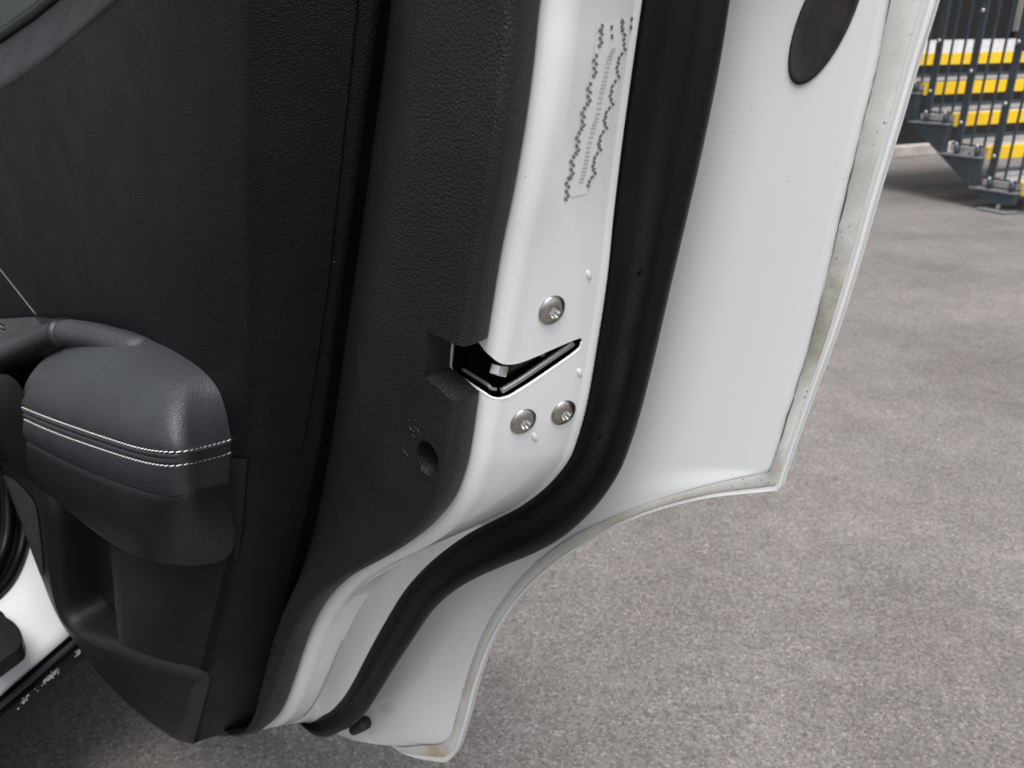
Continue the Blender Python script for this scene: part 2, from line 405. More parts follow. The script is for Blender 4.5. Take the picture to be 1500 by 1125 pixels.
for f in of:
    c2 = sum((ov[q] for q in f), Vector((0, 0))) / len(f)
    cells = [[(q // nj, q % nj) for q in ovo[k] if q < base_n][:1] for k in f]
    if all(cells):
        ii = [c3[0][0] for c3 in cells]; jj = [c3[0][1] for c3 in cells]
        if max(ii) == min(ii) or max(jj) == min(jj): continue
    if inpoly(c2, rpoly) and not inpoly(c2, SLOT2):
        try: bmd.faces.new([vm[q] for q in f]).smooth = True
        except ValueError: pass
bmesh.ops.delete(bmd, geom=[v for v in bmd.verts if not v.link_faces], context='VERTS')
bmd.to_mesh(door.data); bmd.free(); face_cam(door)
s_ = door.modifiers.new('solid', 'SOLIDIFY'); s_.thickness = .0018; s_.offset = -1
bake(door)

# lip of the slot, latch frame and mechanism
def on_shell(pts, d=0.0):
    out = []
    for p in pts:
        h, nn = hit(tree_shell, *p)
        if h is not None: out.append(h + nn * d)
    return np.array(out)
low = [(659,515),(658,540),(669,550),(690,564),(708,576),(720,583),(734,585),(748,581),(780,561),(815,537),(838,521),(850,511),(853,501)]
tube('slot_lip', cr(on_shell(low, -.0006), 6), .0008, 'paint', door, 8)
upl = [(850,494.5),(835,500),(805,513),(775,526),(757,532),(742,533),(730,529),(718,520),(708,511)]
tube('slot_lip', cr(on_shell(upl, -.0008), 6), .0009, 'paint', door, 8)
inner = [(666,545),(688,559),(707,571),(722,578),(738,578)]
tube('latch_seal', cr(on_shell(inner, -.006), 6), .0011, 'gasket', door, 8)
hh = [(741,578),(765,563),(800,539),(832,517),(846,507)]
tube('latch_striker_guide', cr(on_shell(hh, -.004), 5), .0018, 'gasket', door, 8)
# latch housing: a dark box behind the slot
bx0 = [(640,470),(650,560),(720,600),(770,590),(880,520),(880,480),(770,510),(700,480)]
hs_ = [D(x, y, N_RIM) for x, y in bx0]
cslot = on_shell([(760, 545)])[0]
ax = (DU, DN, DZ)
Lc = cslot + DU * .030
Lc = cslot + DU * .016
nb = lambda n_: DN * (n_ - Lc @ DN)
box('latch_housing', Lc + DU * .022 + nb(-.335), ax, (.003, .040, .036), 'dark', door)
for sgn in (-1, 1):
    box('latch_housing_wall', Lc + DZ * sgn * .034 + nb(-.335) + DU * (.010 - .004 * sgn), ax, (.012, .040, .003), 'dark', door)
box('latch_housing_wall', Lc + nb(-.372) + DU * .012, ax, (.012, .003, .034), 'dark', door)
box('latch_housing_wall', Lc + nb(-.305) + DU * .040, ax, (.02, .003, .050), 'dark', door)
box('latch_housing_wall', Lc + nb(-.296) + DU * .052, ax, (.003, .012, .050), 'dark', door)
p1, _n = hit(tree_shell, 748, 547); p1 = p1 + DU * .008
box('latch_claw', p1, (DU, (DN * .8 + DZ * .35) / np.linalg.norm(DN * .8 + DZ * .35), np.cross(DU, (DN * .8 + DZ * .35) / np.linalg.norm(DN * .8 + DZ * .35))), (.003, .0042, .003), 'bright', door, .0006)
pA = on_shell([(752,540),(775,548)]) + DU * .010; tube('latch_spring_arm', pA, .0012, 'dark', door)
pB = on_shell([(765,548),(800,528),(840,508)]) + DU * .011; tube('latch_lever', pB, .003, 'satin', door, 8)
pC = on_shell([(803,523),(806,521),(809,522)]) + DU * .006; tube('latch_pin', pC, .0016, 'gasket', door, 8)

# bolts: flanged domes with a six-lobe socket
def bolt(x, y, r):
    c, nn = hit(tree_shell, x, y)
    prof = [(0.2, -.0006), (1.0, -.0006), (1.0, .10 * r * 1.0), (.93, .17 * r), (.8, .26 * r), (.62, .34 * r), (.46, .38 * r)]
    a = np.cross(nn, DZ); a /= np.linalg.norm(a); b = np.cross(nn, a); SEG = 36; V = []; rows = []
    for rr, h in prof:
        rows.append([c + nn * h + (a * math.cos(2 * math.pi * k / SEG) + b * math.sin(2 * math.pi * k / SEG)) * rr * r for k in range(SEG)])
    for h, sc in ((.36 * r, .40), (-.12 * r, .36), (-.13 * r, .05)):
        rows.append([c + nn * h + (a * math.cos(2 * math.pi * k / SEG) + b * math.sin(2 * math.pi * k / SEG)) * r * sc * (1 + .16 * math.cos(6 * 2 * math.pi * k / SEG)) for k in range(SEG)])
    o = surf('bolt', rows, 'steel', door, closed=True, caps=True)
    # pressed ring of sealant round the head
    ring = np.array([c + nn * .0002 + (a * math.cos(q) + b * math.sin(q)) * r * 1.1 for q in np.linspace(0, 2 * math.pi, 33)])
    return o
bolt(808, 454, .0083); bolt(766, 617, .0083); bolt(825, 604, .0083)
# little pressed dimples / runs in the paint
def blister(x, y, l, wd, tilt=-55):
    c, nn = hit(tree_shell, x, y); a = np.cross(nn, DZ); a /= np.linalg.norm(a); b = np.cross(a, nn)
    q = R_(tilt); A = a * math.cos(q) + b * math.sin(q); B = -a * math.sin(q) + b * math.cos(q)
    rows = []
    for f in (1, .85, .6, .3, .02):
        rows.append([c + A * l * f * math.cos(t) + B * wd * f * math.sin(t) + nn * .0011 * math.sqrt(max(0, 1 - f * f)) for t in np.linspace(0, 2 * math.pi, 21)[:-1]])
    surf('paint_bead', rows, 'paint', door, closed=True)
blister(862, 403, .0035, .0015, 60); blister(849, 546, .0035, .0016, 60); blister(783, 640, .0042, .0017, 60)

# weather strip
ws = []
for i in range(NS):
    E, S, e = EDGE[i], SEAL[i], EO[i]; row = []
    d = e * .55 + NN * .5
    for f, h in ((0, -.010), (0.0, -.004), (.10, -.0045), (.22, -.004), (.30, -.001), (.36, .005), (.44, .0105), (.54, .0145), (.66, .016), (.78, .0145), (.88, .011), (.95, .006), (1.0, -.0005)):
        row.append(lerp(E, S, f) + d * h)
    row.append(SEALB[i] - e * .004)
    ws.append(Wd(np.array(row)))
seal = surf('weather_strip', ws, 'rubber', door); tree_ws = bvh(seal)
for x, y in ((937,398),(878,640),(652,831),(583,912),(540,988)):
    c, nn = hit(tree_ws, x, y)
    if c is None: continue
    a = np.cross(nn, DZ); a /= np.linalg.norm(a); b = np.cross(a, nn); v = a * .5 - b * .8; v /= np.linalg.norm(v)
    tube('vent_slit', [c - v * .0028, c, c + v * .0028], [.0005, .0011, .0005], 'dark', door, 8)

# hem: sealer bead and folded lip of the outer skin
hb, lip = [], []
for i in range(NS):
    H, O, e = HEM[i], OUT[i], EO[i]; wd_ = np.linalg.norm(O - H); lf = .70
    row = []
    for f in np.linspace(0, 1, 9):
        q = lerp(H, O, f * lf); row.append(setn(q, -.3868 + .0011 * math.sin(math.pi * min(1, f * .92 + .08)) ** .4))
    hb.append(Wd(np.array(row)))
    row = []
    for f, n_ in ((lf - .02, -.3872), (lf + .01, -.3868), (lf + .04, -.3866), (.84, -.3868), (.88, -.3862), (.95, -.3862), (.99, -.3870), (1.0, -.3885), (1.0, -.391), (.96, -.3925), (.7, -.394), (.2, -.396)):
        row.append(setn(lerp(H, O, f), n_))
    lip.append(Wd(np.array(row)))
hbg = np.array(hb); jit = rng.normal(0, .00006, hbg.shape[0]); jit = np.convolve(jit, np.ones(3) / 3, 'same')
surf('seam_sealer', hbg + jit[:, None, None] * DN, 'sealer', door)
surf('hem_lip', lip, 'paint_ledge', door)
crk = Wd(np.array([setn(h, -.3863) for h in HEM])); crk += rng.normal(0, .00012, crk.shape)
i0, i1 = 0, int(9.2 * PER); cr_r = [max(.00015, .0003 + .00025 * math.sin(i * .35) * math.sin(i * .11 + 1)) for i in range(i0, i1)]
tube('dirt_line', crk[i0:i1], cr_r, 'crack', door, 6)

# outer skin behind, closing the door towards the hinge
sk = []
for i in range(NS):
    O = OUT[i]; f0 = i / (NS - 1); tgt = np.array([1.12, 0, lerp(1.06, OUT[-1][2], min(1, f0 * 1.25))]); row = []
    for f in (0, .03, .08, .16, .28, .42, .58, .75, .9, 1):
        p = lerp(O, tgt, f); row.append(setn(p, -.393 - .035 * math.sin(math.pi * min(1, f * .9 + .02))))
    sk.append(Wd(np.array(row)))
surf('outer_skin', sk, 'paint_ledge', door)

# oval rubber plug on the ledge
pc = np.array([1213, 17]); mj = np.array([46, -105]) / math.hypot(46, 105); mn = np.array([-mj[1], mj[0]])
rows = []
for f, hgt in ((1.0, -.0003), (1.0, .0006), (.96, .0012), (.90, .0010), (.86, .0006), (.6, .0007), (.3, .0008), (.02, .0008)):
    row = []
    for q in np.linspace(0, 2 * math.pi, 41)[:-1]:
        p = pc + mj * 116 * f * math.cos(q) + mn * 37 * f * math.sin(q); h, nn = hit(tree_shell, *p)
        row.append(h + nn * (hgt + .0004))
    rows.append(row)
surf('body_plug', rows, 'plug', door, closed=True)

# rubber bump stop at the lower corner
c, nn = hit(tree_shell, 545, 1060)
if c is None: c = Wd(D(545, 1060, -.372))[None][0]
pb0 = Wd(D(536, 1058, -.372)); pb1 = Wd(D(517, 1070, -.366)); 
tube('bump_stop', [pb0, lerp(pb0, pb1, .25), lerp(pb0, pb1, .9), pb1], [.0072, .0074, .0060, .0052], 'plug', door, 20)

# printed label
def on(p, d=.0003):
    h, nn = hit(tree_shell, *p); return h + nn * d
lab = [(878,36),(926,23),(915,60),(898,125),(880,195),(862,268),(833,291),(838,262),(855,190),(868,125),(880,62)]
L0 = np.array([(874,36),(868,90),(858,150),(845,210),(836,250),(826,290)]); R0 = np.array([(926,22),(915,75),(902,135),(886,200),(875,240),(858,284)])
rows = [[on(lerp(a, b, f), .00025) for f in np.linspace(0, 1, 6)] for a, b in zip(crn(L0, 14), crn(R0, 14))]
surf('label_sticker', rows, 'sticker', door)
def dash(verts, faces, x, y, w_, h_, ang):
    q = R_(ang); A = np.array([math.cos(q), math.sin(q)]); B = np.array([-A[1], A[0]]); o = len(verts)
    for sx, sy in ((-1, -1), (1, -1), (1, 1), (-1, 1)):
        verts.append(on(np.array([x, y]) + A * sx * w_ + B * sy * h_, .00055))
    faces.append((o, o + 1, o + 2, o + 3))
V, F = [], []
lc = [(370,200),(338,365),(305,520),(272,655),(243,790),(213,920),(187,1040)]
for gx, gy in lc:                      # heavy wavy row on the left
    x, y = 780 + gx / 3.75, gy / 3.75
    for dx, dy, an in ((2.5, -16, 70), (-1.5, -9, 120), (2, -4, 60), (-1, 3, 60), (1.5, 9, 120), (-2, 14, 70)):
        dash(V, F, x + dx, y + dy, 2.9, 2.0, an + random.uniform(-8, 8))
rc = crn(np.array([(487,120),(497,190),(500,270),(462,345),(465,420),(425,500),(432,570),(392,640),(398,700),(362,770),(365,820),(330,890),(335,950),(297,1020)], float), 40)
for i, (gx, gy) in enumerate(rc):      # heavy zigzag row on the right
    dash(V, F, 780 + gx / 3.75 + (1.4 if i % 3 == 0 else -.8), gy / 3.75, 2.8, 1.9, (115 if i % 3 else 55) + random.uniform(-10, 10))
for gx, gy in ((374,165),(430,150),(432,200),(486,115),(488,165),(540,105),(536,150)):
    dash(V, F, 780 + gx / 3.75, gy / 3.75, 3.4, 1.9, 95 + random.uniform(-15, 15))
pr = pydata('label_print', V, F, 'ink', door, smooth=False); pr['kind'] = 'stuff'
V, F = [], []
mc = crn(np.array([(440,270),(415,330),(395,430),(372,520),(350,640),(325,720),(300,830),(285,920),(262,1000)], float), 34)
for gx, gy in mc:                      # fine row between
    for dx in (-1.8, 1.8): dash(V, F, 780 + gx / 3.75 + dx, gy / 3.75, 1.7, .9, random.choice((70, 100, 10)))
pr = pydata('label_print', V, F, 'ink2', door, smooth=False); pr['kind'] = 'stuff'

# ------------------------------------------------------------------ inner trim
# rear carrier (flange) from the groove to the rim
T_W = [(560,-150),(545,0),(537,80),(524,180),(511,280),(500,370),(483,490),(470,585),(461,655),(456,695),(450,737),(443,775),(437,805),(431,832),(426,857),(420,887),(413,920),(404,960),(395,1000),(387,1033),(370,1054),(348,1054),(322,1046)]
WC = cr(ext(Dl(T_W, -.291)), PER)
fl = []
for i in range(NS):
    r, e, W = RIM[i], EO[i], WC[i]; wide = np.linalg.norm((r - W)[[0, 2]])
    ed = min(.004, wide * .2)
    row = [setn(r - e * .0006, -.2765), setn(r, -.274), setn(r + e * .0004, -.264), setn(r - e * ed * .15, -.2605), setn(r - e * ed * .5, -.2585), setn(r - e * ed, -.2578)]
    st = r - e * ed
    for f in (.1, .25, .4, .52, .62, .7, .78, .86, .93, 1):
        row.append(setn(lerp(st, W, f), -.2578 - (.033 * min(1, wide / .06)) * sm(.38, 1.0, f) - .002 * f))
    row.append(setn(W, -.297)); row.append(setn(lerp(W, r, .5), -.2785))
    fl.append(Wd(np.array(row)))
flange = surf('trim_carrier', fl, 'trim', door, closed=True, caps=True)
tree_fl = bvh(flange)
NOTCH = [(625,484),(664,503),(700,520),(770,545),(740,620),(700,606),(665,588),(645,571),(622,553)]
poly = [hit(tree_fl, *p)[0] if p[0] < 690 else Wd(D(p[0], p[1], -.258)) for p in NOTCH]
cut(flange, prism('cutter', [p + DN * .03 for p in poly], -DN * .08, None))
c, nn = hit(tree_fl, 626, 672)
rows = [[c + nn * h + (DU * math.cos(q) * .0085 + DZ * math.sin(q) * .0105) * s for q in np.linspace(0, 2 * math.pi, 25)[:-1]] for h, s in ((.01, 1.15), (-.002, 1.0), (-.030, .72))]
ctr = surf('cutter', rows, None, closed=True, caps=True); cut(flange, ctr)
flange.data.polygons.foreach_set('use_smooth', [True] * len(flange.data.polygons))
def smooth_by_angle(o, deg=40):
    bm = bmesh.new(); bm.from_mesh(o.data)
    for ed in bm.edges:
        if len(ed.link_faces) == 2 and ed.calc_face_angle(0) > R_(deg): ed.smooth = False
    for f in bm.faces: f.smooth = True
    bm.to_mesh(o.data); bm.free()
smooth_by_angle(flange); smooth_by_angle(door, 50)
flange.data.materials.clear(); flange.data.materials.append(M['trim']); 
box('screw_hole_bottom', c - nn * .0165, (DU, DN, DZ), (.007, .001, .008), 'dark', door)
# moulded marks beside the hole
def marks(paths, r=.0006):
    for p in paths:
        pts = [hit(tree_fl, *q)[0] for q in p]; tube('moulded_mark', cr(np.array(pts), 4), r, 'trim', door, 6)
marks([[(600,615),(599,622),(603,630),(609,633)], [(603,636),(609,641),(614,638),(612,630),(606,626),(605,618),(610,616)], [(592,645),(590,655),(594,666)], [(594,664),(598,668)]])

# main panel: face, crease, wall down to the groove
T_CR = [(372,-150),(373,0),(374,150),(375,300),(376,450),(373,557),(366,640),(363,672),(360,720),(355,770),(347,823),(337,880),(320,940),(311,980),(297,1012),(290,1045),(284,1088)]
T_RD = [(577,-150),(557,0),(537,150),(518,300),(497,450),(484,557),(473,640),(467,672),(457,720),(447,770),(434,823),(420,880),(406,940),(397,980),(391,1015),(384,1048),(366,1063)]
NC = [-.238] * 8 + [-.238, -.238, -.237, -.236, -.235, -.234, -.235, -.236, -.238]
CREASE = cr(Dl(T_CR, NC), 8); RIDGE = cr(Dl(T_RD, -.279), 8)
def bez(a, b, c, t): return a * (1 - t) ** 2 + 2 * b * t * (1 - t) + c * t * t
def wall_rows(Cc, Rr, left, round_=.010):
    rows = []
    for c, r, l in zip(Cc, Rr, left):
        dl = (l - c); dl /= np.linalg.norm(dl); dr = (r - c); dr /= np.linalg.norm(dr)
        row = [c + dl * round_ * 1.6]
        row += [bez(c + dl * round_, c, c + dr * round_, t) for t in (0, .2, .4, .6, .8, 1)]
        for f in (.35, .5, .65, .8, .92): row.append(lerp(c, r, f))
        row += [r, setn(r + NN * -.002 - np.array([-.001, 0, 0]), r[1] - .002), setn(r, r[1] - .012)]
        rows.append(row)
    return rows
leftpt = CREASE + np.array([.1, 0, 0])
lower = surf('lower_trim_panel', Wd(np.array(wall_rows(CREASE, RIDGE, leftpt))), 'trim_soft', door)
# bottom closing of the wall
bot = [[CREASE[-1], lerp(CREASE[-1], RIDGE[-1], .5), RIDGE[-1]]]
bot.append([setn(p, -.31) + np.array([.03, 0, -.002]) for p in bot[0]])
surf('trim_underside', Wd(np.array(bot)), 'trim_wall', door)

# upper panel: soft insert, proud of the wall behind a fine seam
NU = 49
CU_ = CREASE[:7 * 8 + 1]
RSUB = crn(RIDGE[:int(6.55 * 8) + 1], len(CU_)); fr_ = np.interp(np.linspace(0, 7, len(CU_)), range(8), [.83, .83, .834, .832, .835, .81, .765, .74])
SEAM = CU_ + (RSUB - CU_) * fr_[:, None]
# belt line in door coordinates
bl0, bl1 = D(0, 100, -.25), D(130, 0, -.25)
bsl = (bl1[2] - bl0[2]) / (bl1[0] - bl0[0])
def belt(u_): return bl0[2] + (u_ - bl0[0]) * bsl
rows = []
zt0, zb0 = CU_[0][2], CU_[-1][2]
ULEFT = 1.15
for c, s in zip(CU_, SEAM):
    f = (c[2] - zb0) / (zt0 - zb0)
    row = []
    zl = lerp(.60, belt(ULEFT), f)
    L = np.array([ULEFT, -.25, zl])
    for a in (1, .8, .62, .48, .36, .26, .18, .12, .07):
        p = lerp(c, L, a); row.append(setn(p, -.238 - .012 * a * sm(0, .4, a) - .016 * math.sin(math.pi * min(1, a * 1.1)) ** 2.6))
    dl = lerp(c, L, .07) - c; dl = setn(dl, 0) / np.linalg.norm(setn(dl, 0)); dr = s - c; ln = np.linalg.norm(dr); dr = dr / ln; R0_ = .011
    row += [bez(c + dl * R0_, c, c + dr * R0_, t) for t in (0, .2, .4, .6, .8, 1)]
    for k in (.35, .5, .65, .8, .9, .97, 1): row.append(lerp(c, s, k))
    rows.append(row)
ug = Wd(np.array(rows)); ug = offs(ug, .0011)
up = surf('upper_trim_panel', ug, 'trim_soft', door, solid=.0035)
bev(up, .0011, 2, 50)
tree_up = bvh(up)

# shelf at the window line, its seal and the glass
def beltline(du0, n_, dz=0): return [np.array([u_, n_, belt(u_) + dz]) for u_ in np.linspace(.28, ULEFT, 16)]
b0, b1 = D(0, 38, -.30), D(45, 0, -.30)
sl2 = (b1[2] - b0[2]) / (b1[0] - b0[0])
top_edge = crn(np.array(rows[0][:11]), 24); rows = []
for p0 in top_edge:
    p3 = p0 + np.array([.0, -.026, .046])
    rows.append([p0 + np.array([0, -.004, -.006]), p0 + np.array([0, .002, -.001]), lerp(p0, p3, .10) + np.array([0, 0, .004]), lerp(p0, p3, .35) + np.array([0, 0, .004]), lerp(p0, p3, .65) + np.array([0, 0, .003]), lerp(p0, p3, .92), p3, p3 + np.array([0, -.010, .001])])
surf('belt_trim', Wd(np.array(rows)), 'trim', door)
gl = [Wd(np.array([p[6] + np.array([0, -.004, -.03]), p[6] + np.array([0, -.010, .05]), p[6] + np.array([0, -.03, .30])])) for p in rows]
mt, t, b = newmat('tinted_glass'); b.inputs['Base Color'].default_value = (.006, .007, .007, 1); b.inputs['Roughness'].default_value = .06; b.inputs['Specular IOR Level'].default_value = .25; M['glass'] = mt
surf('window_glass', gl, 'glass', door)
bs = [Wd(p[6] + np.array([0, -.003, .003])) for p in rows]
tube('belt_seal', bs, .007, 'rubber', door, 8)
# thin bright seam line of the front decor piece
ln = [hit(tree_up, *p)[0] for p in ((-40,343),(0,394),(26,427),(53,461))]
tube('decor_edge', cr(np.array(ln), 4), .0009, M.setdefault('greyline', m_plain('grey_edge', (.12, .12, .13), .4)), door, 6)

# ---- pocket panel
PR = cr(Dl([(362,672),(355,770),(347,823),(337,880),(320,940),(311,985)], -.2385), 6)
PL = cr(Dl([(150,660),(157,770),(160,810),(165,855),(168,895),(173,940)], [-.226, -.224, -.223, -.222, -.222, -.222]), 6)
rows = []
for a, b2 in zip(PL, PR):
    row = [a + np.array([-.006, -.045, 0]), a + np.array([-.002, -.012, 0]), a + np.array([0, -.003, 0]), a + np.array([-.002, 0, 0])]
    for f in (.12, .3, .5, .7, .85, .95, 1.0): q = lerp(a, b2, f); row.append(setn(q, q[1] + .004 * math.sin(math.pi * f)))
    rows.append(row)
surf('pocket_panel', Wd(np.array(rows)), 'trim', door)
# pocket back wall
rows = []
for y in np.linspace(690, 960, 8):
    rows.append([D(x, y, n_) for x, n_ in ((70, -.240), (90, -.246), (120, -.252), (150, -.256), (190, -.260), (230, -.262))])
surf('pocket_back', Wd(np.array(rows)), 'satin', door)

# ---- lower frame round the pocket, down to the bottom edge
A_ = [(70,700),(86,750),(89,800),(95,860),(104,895),(119,916),(145,928),(175,937),(220,953),(265,969),(300,981),(311,985)]
B_ = [(-12,650),(22,735),(40,790),(70,862),(88,898),(104,925),(132,968),(160,1006),(200,1046),(238,1076),(266,1091),(284,1090)]
nA = [-.222, -.221, -.220, -.220, -.221, -.222, -.224, -.226, -.230, -.233, -.236, -.237]
nB = [-.232, -.230, -.230, -.231, -.232, -.232, -.233, -.235, -.236, -.237, -.238, -.238]
GA, GB = cr(Dl(A_, nA), 8), cr(Dl(B_, nB), 8)
rows = []
NL = len(GA)
for i in range(NL):
    a, b2 = GA[i], GB[i]; s = i / (NL - 1)
    lp = (1 - sm(.90, 1, s))
    row = [a + NN * -.035, a + NN * -.006, a + NN * .002 * lp]
    for f, h in ((.04, .008), (.09, .0115), (.15, .0115), (.22, .0085), (.30, .006), (.42, .007), (.56, .008), (.70, .007), (.82, .005), (.92, .002), (.97, -.001), (1, -.006)):
        fl_ = sm(.30, .55, s)
        h2 = lerp(h, {.04: .007, .09: .010, .15: .0095, .22: .009, .30: .0088}.get(f, h), fl_)
        q = lerp(a, b2, f); row.append(setn(q, q[1] + h2 * lp + (0 if f < 1 else 0)))
    row.append(row[-1] + np.array([.004, -.03, .004]))
    rows.append(row)
lowf = surf('pocket_frame', Wd(np.array(rows)), 'trim', door)
tree_lf = bvh(lowf)
# speaker grille: ribbed panel set into the frame's front
def m_grille():
    mt, t, b = newmat('speaker_grille'); v = coords(t)
    wv = nd(t, 'ShaderNodeTexWave', Scale=160, Distortion=1.5); wv.bands_direction = 'Z'; t.links.new(v, wv.inputs['Vector'])
    c = ramp(t, wv.outputs['Fac'], [(.2, (.012, .012, .014)), (.8, (.05, .05, .056))]); t.links.new(c, b.inputs['Base Color'])
    b.inputs['Roughness'].default_value = .5; bump(t, b, wv.outputs['Fac'], .6, .001); return mt
M['grille'] = m_grille()
gl_l = crn(np.array([(8,696),(12,712),(22,742),(34,772),(45,797),(56,822),(64,842)], float), 18); gl_r = crn(np.array([(9,695),(22,702),(40,720),(53,738),(58,765),(62,800),(66,840)], float), 18)
rows = []
for a, b2 in zip(gl_l, gl_r):
    row = []
    for f in np.linspace(0, 1, 6):
        h, nn = hit(tree_lf, *lerp(a, b2, f))
        if h is None: h, nn = Wd(D(*lerp(a, b2, f), -.272)), DN
        row.append(h + nn * (.0012 + .0025 * math.sin(math.pi * f)))
    rows.append(row)
surf('speaker_grille', rows, 'grille', door)

# ---- armrest
AT = [(352,612),(343,577),(325,551),(300,531),(270,514),(235,500),(200,488),(165,480),(138,488),(106,506)]
AS1 = [(352,641),(330,648),(300,656),(272,662),(245,663),(205,657),(150,640),(95,621),(60,608),(33,597)]
AS2 = [(352,656),(330,664),(300,672),(272,678),(245,680),(205,673),(150,656),(95,637),(62,624),(36,612)]
AM = [(351,702),(332,709),(303,717),(275,724),(245,726),(205,717),(150,698),(95,675),(62,658),(38,646)]
AB = [(351,738),(350,782),(338,812),(310,827),(262,829),(205,818),(156,792),(110,757),(82,734),(55,712)]
nS = [-.244, -.232, -.214, -.198, -.190, -.187, -.186, -.186, -.187, -.188]
nT = [-.246] * 7 + [-.244, -.238, -.228]
T3, S13, S23, M3 = [cr(Dl(a, n_), 8) for a, n_ in ((AT, nT), (AS1, nS), (AS2, [x - .0004 for x in nS]), (AM, [x - .002 for x in nS]))]
B3 = cr(Dl(AB, [-.246, -.2410, -.2370, -.229, -.208, -.194, -.195, -.197, -.20, -.203]), 8)
pad = []
for T0, S0 in zip(T3, S13):
    k = abs(S0[1] - T0[1]); c1 = T0 + np.array([0, k * .45, .006]); c2 = S0 + np.array([0, .001, .022 * min(1, k / .045)]); row = [T0 + np.array([0, -.008, -.004])]
    for t_ in np.linspace(0, 1, 15): row.append(T0 * (1 - t_) ** 3 + 3 * c1 * t_ * (1 - t_) ** 2 + 3 * c2 * t_ * t_ * (1 - t_) + S0 * t_ ** 3)
    row.append(S0 + np.array([0, -.0022, -.0012])); pad.append(row)
arm = surf('armrest', Wd(np.array(pad)), 'leather', door); tree_pad = bvh(arm)
mid = []
for a, b2, i in zip(S13, S23, range(len(S13))):
    k = min(1, i / 12)
    row = [a + np.array([0, -.0022, -.0012])]
    for f in (.1, .25, .4, .48, .52, .6, .75, .9): row.append(lerp(a, b2, f) + NN * (.0016 * math.sin(math.pi * (f * 2 % 1)) - .0004))
    row.append(b2 + np.array([0, -.0020, 0])); mid.append(row)
surf('armrest_piping', Wd(np.array(mid)), 'leather', door)
side = []
for a, b2 in zip(S23, M3):
    row = [a + np.array([0, -.0020, 0]), a + np.array([0, .0002, -.0012])] + [setn(lerp(a, b2, f), lerp(a[1], b2[1], f) + .0022 * math.sin(math.pi * f)) for f in (.15, .35, .55, .75, .92)] + [b2, b2 + NN * -.004]
    side.append(row)
surf('armrest_side', Wd(np.array(side)), 'leather', door)
base = []
for bi, (a, b2) in enumerate(zip(M3, B3)):
    row = [a + np.array([0, -.0035, .0]), a + np.array([0, -.0008, -.0006])] + [setn(lerp(a, b2, f), lerp(a[1], b2[1], f) + .004 * math.sin(math.pi * f) * min(1, (a[1] + .246) / .04 + .1)) for f in (.1, .25, .4, .55, .7, .82, .92, .98)] + [b2 + NN * -.002, setn(b2 + np.array([0, 0, .003]), max(b2[1] - .012, min(b2[1] - .0002, -.2392 if bi < 30 else -.250))), setn(b2 + np.array([0, 0, .010]), max(b2[1] - .04, min(b2[1] - .0004, -.2395 if bi < 30 else -.252)))]
    base.append(row)
surf('armrest_base', Wd(np.array(base)), 'trim', door)
# stitches: two rows of short threads
def stitches(P, nm, skip=4):
    P = Wd(P)[skip:]; d = np.r_[0, np.cumsum(np.linalg.norm(np.diff(P, axis=0), axis=1))]; V, F = [], []
    x = .001
    while x + .0034 < d[-1]:
        pts = np.array([[np.interp(q, d, P[:, k]) for k in range(3)] for q in (x, x + .0006, x + .0017, x + .0028, x + .0034)])
        tw = np.array([-.0003, -.0001, .0002, .0003, -.0002])
        pts = pts + (tw + .0002)[:, None] * DN + np.linspace(.0003, -.0003, 5)[:, None] * DZ
        v, f = tube_vf(pts, [.00022, .00042, .00048, .00042, .00022], 6, True, len(V)); V += v; F += f; x += .0046
    o = pydata('stitching', V, F, 'thread', door); o['kind'] = 'stuff'; o['label'] = nm
stitches(S13 + np.array([0, .0006, .0008]), 'upper row of white stitches along the armrest')
stitches(S23 + np.array([0, .0006, -.0008]), 'lower row of white stitches along the armrest')

# ---- pull handle in front of the armrest
gp = [D(215, 517, -.238), D(150, 496, -.229), D(104, 488, -.221), D(85, 488, -.219)]
tube('grip_end', Wd(cr(np.array(gp), 4)), [.011] * 9 + [.0105, .0098, .008, .005], 'leather', door, 20)
hp = [D(97, 487, -.220), D(60, 502, -.212), D(20, 520, -.204), D(-40, 546, -.196), D(-120, 585, -.19)]
tube('pull_handle', Wd(cr(np.array(hp), 5)), .0125, 'satin', door, 18)
cup = [[D(x, y, n_) for x, y, n_ in r] for r in (
    ((-140, 560, -.185), (-60, 556, -.186), (0, 548, -.187), (22, 556, -.188), (34, 575, -.189), (36, 598, -.189)),
    ((-150, 600, -.182), (-60, 590, -.183), (0, 585, -.184), (20, 590, -.186), (31, 596, -.188), (35, 606, -.1885)),
    ((-150, 660, -.184), (-60, 625, -.185), (0, 622, -.186), (18, 628, -.187), (30, 632, -.188), (38, 640, -.189)),
    ((-150, 700, -.195), (-60, 665, -.195), (0, 662, -.196), (18, 676, -.198), (36, 692, -.202), (56, 713, -.210)),
    ((-150, 720, -.26), (-60, 690, -.26), (0, 690, -.26), (18, 700, -.26), (36, 715, -.26), (56, 730, -.262)))]
surf('handle_surround', Wd(np.array([crn(np.array(r), 20) for r in cup])), 'satin', door)
cupf = [[D(x, y, n_) for x, y, n_ in r] for r in (((-60, 500, -.235), (40, 490, -.236), (130, 490, -.24)), ((-60, 570, -.225), (40, 560, -.226), (120, 540, -.23)), ((-60, 660, -.225), (40, 640, -.225), (120, 600, -.228)))]
surf('handle_cup', Wd(np.array(cupf)), 'dark', door)
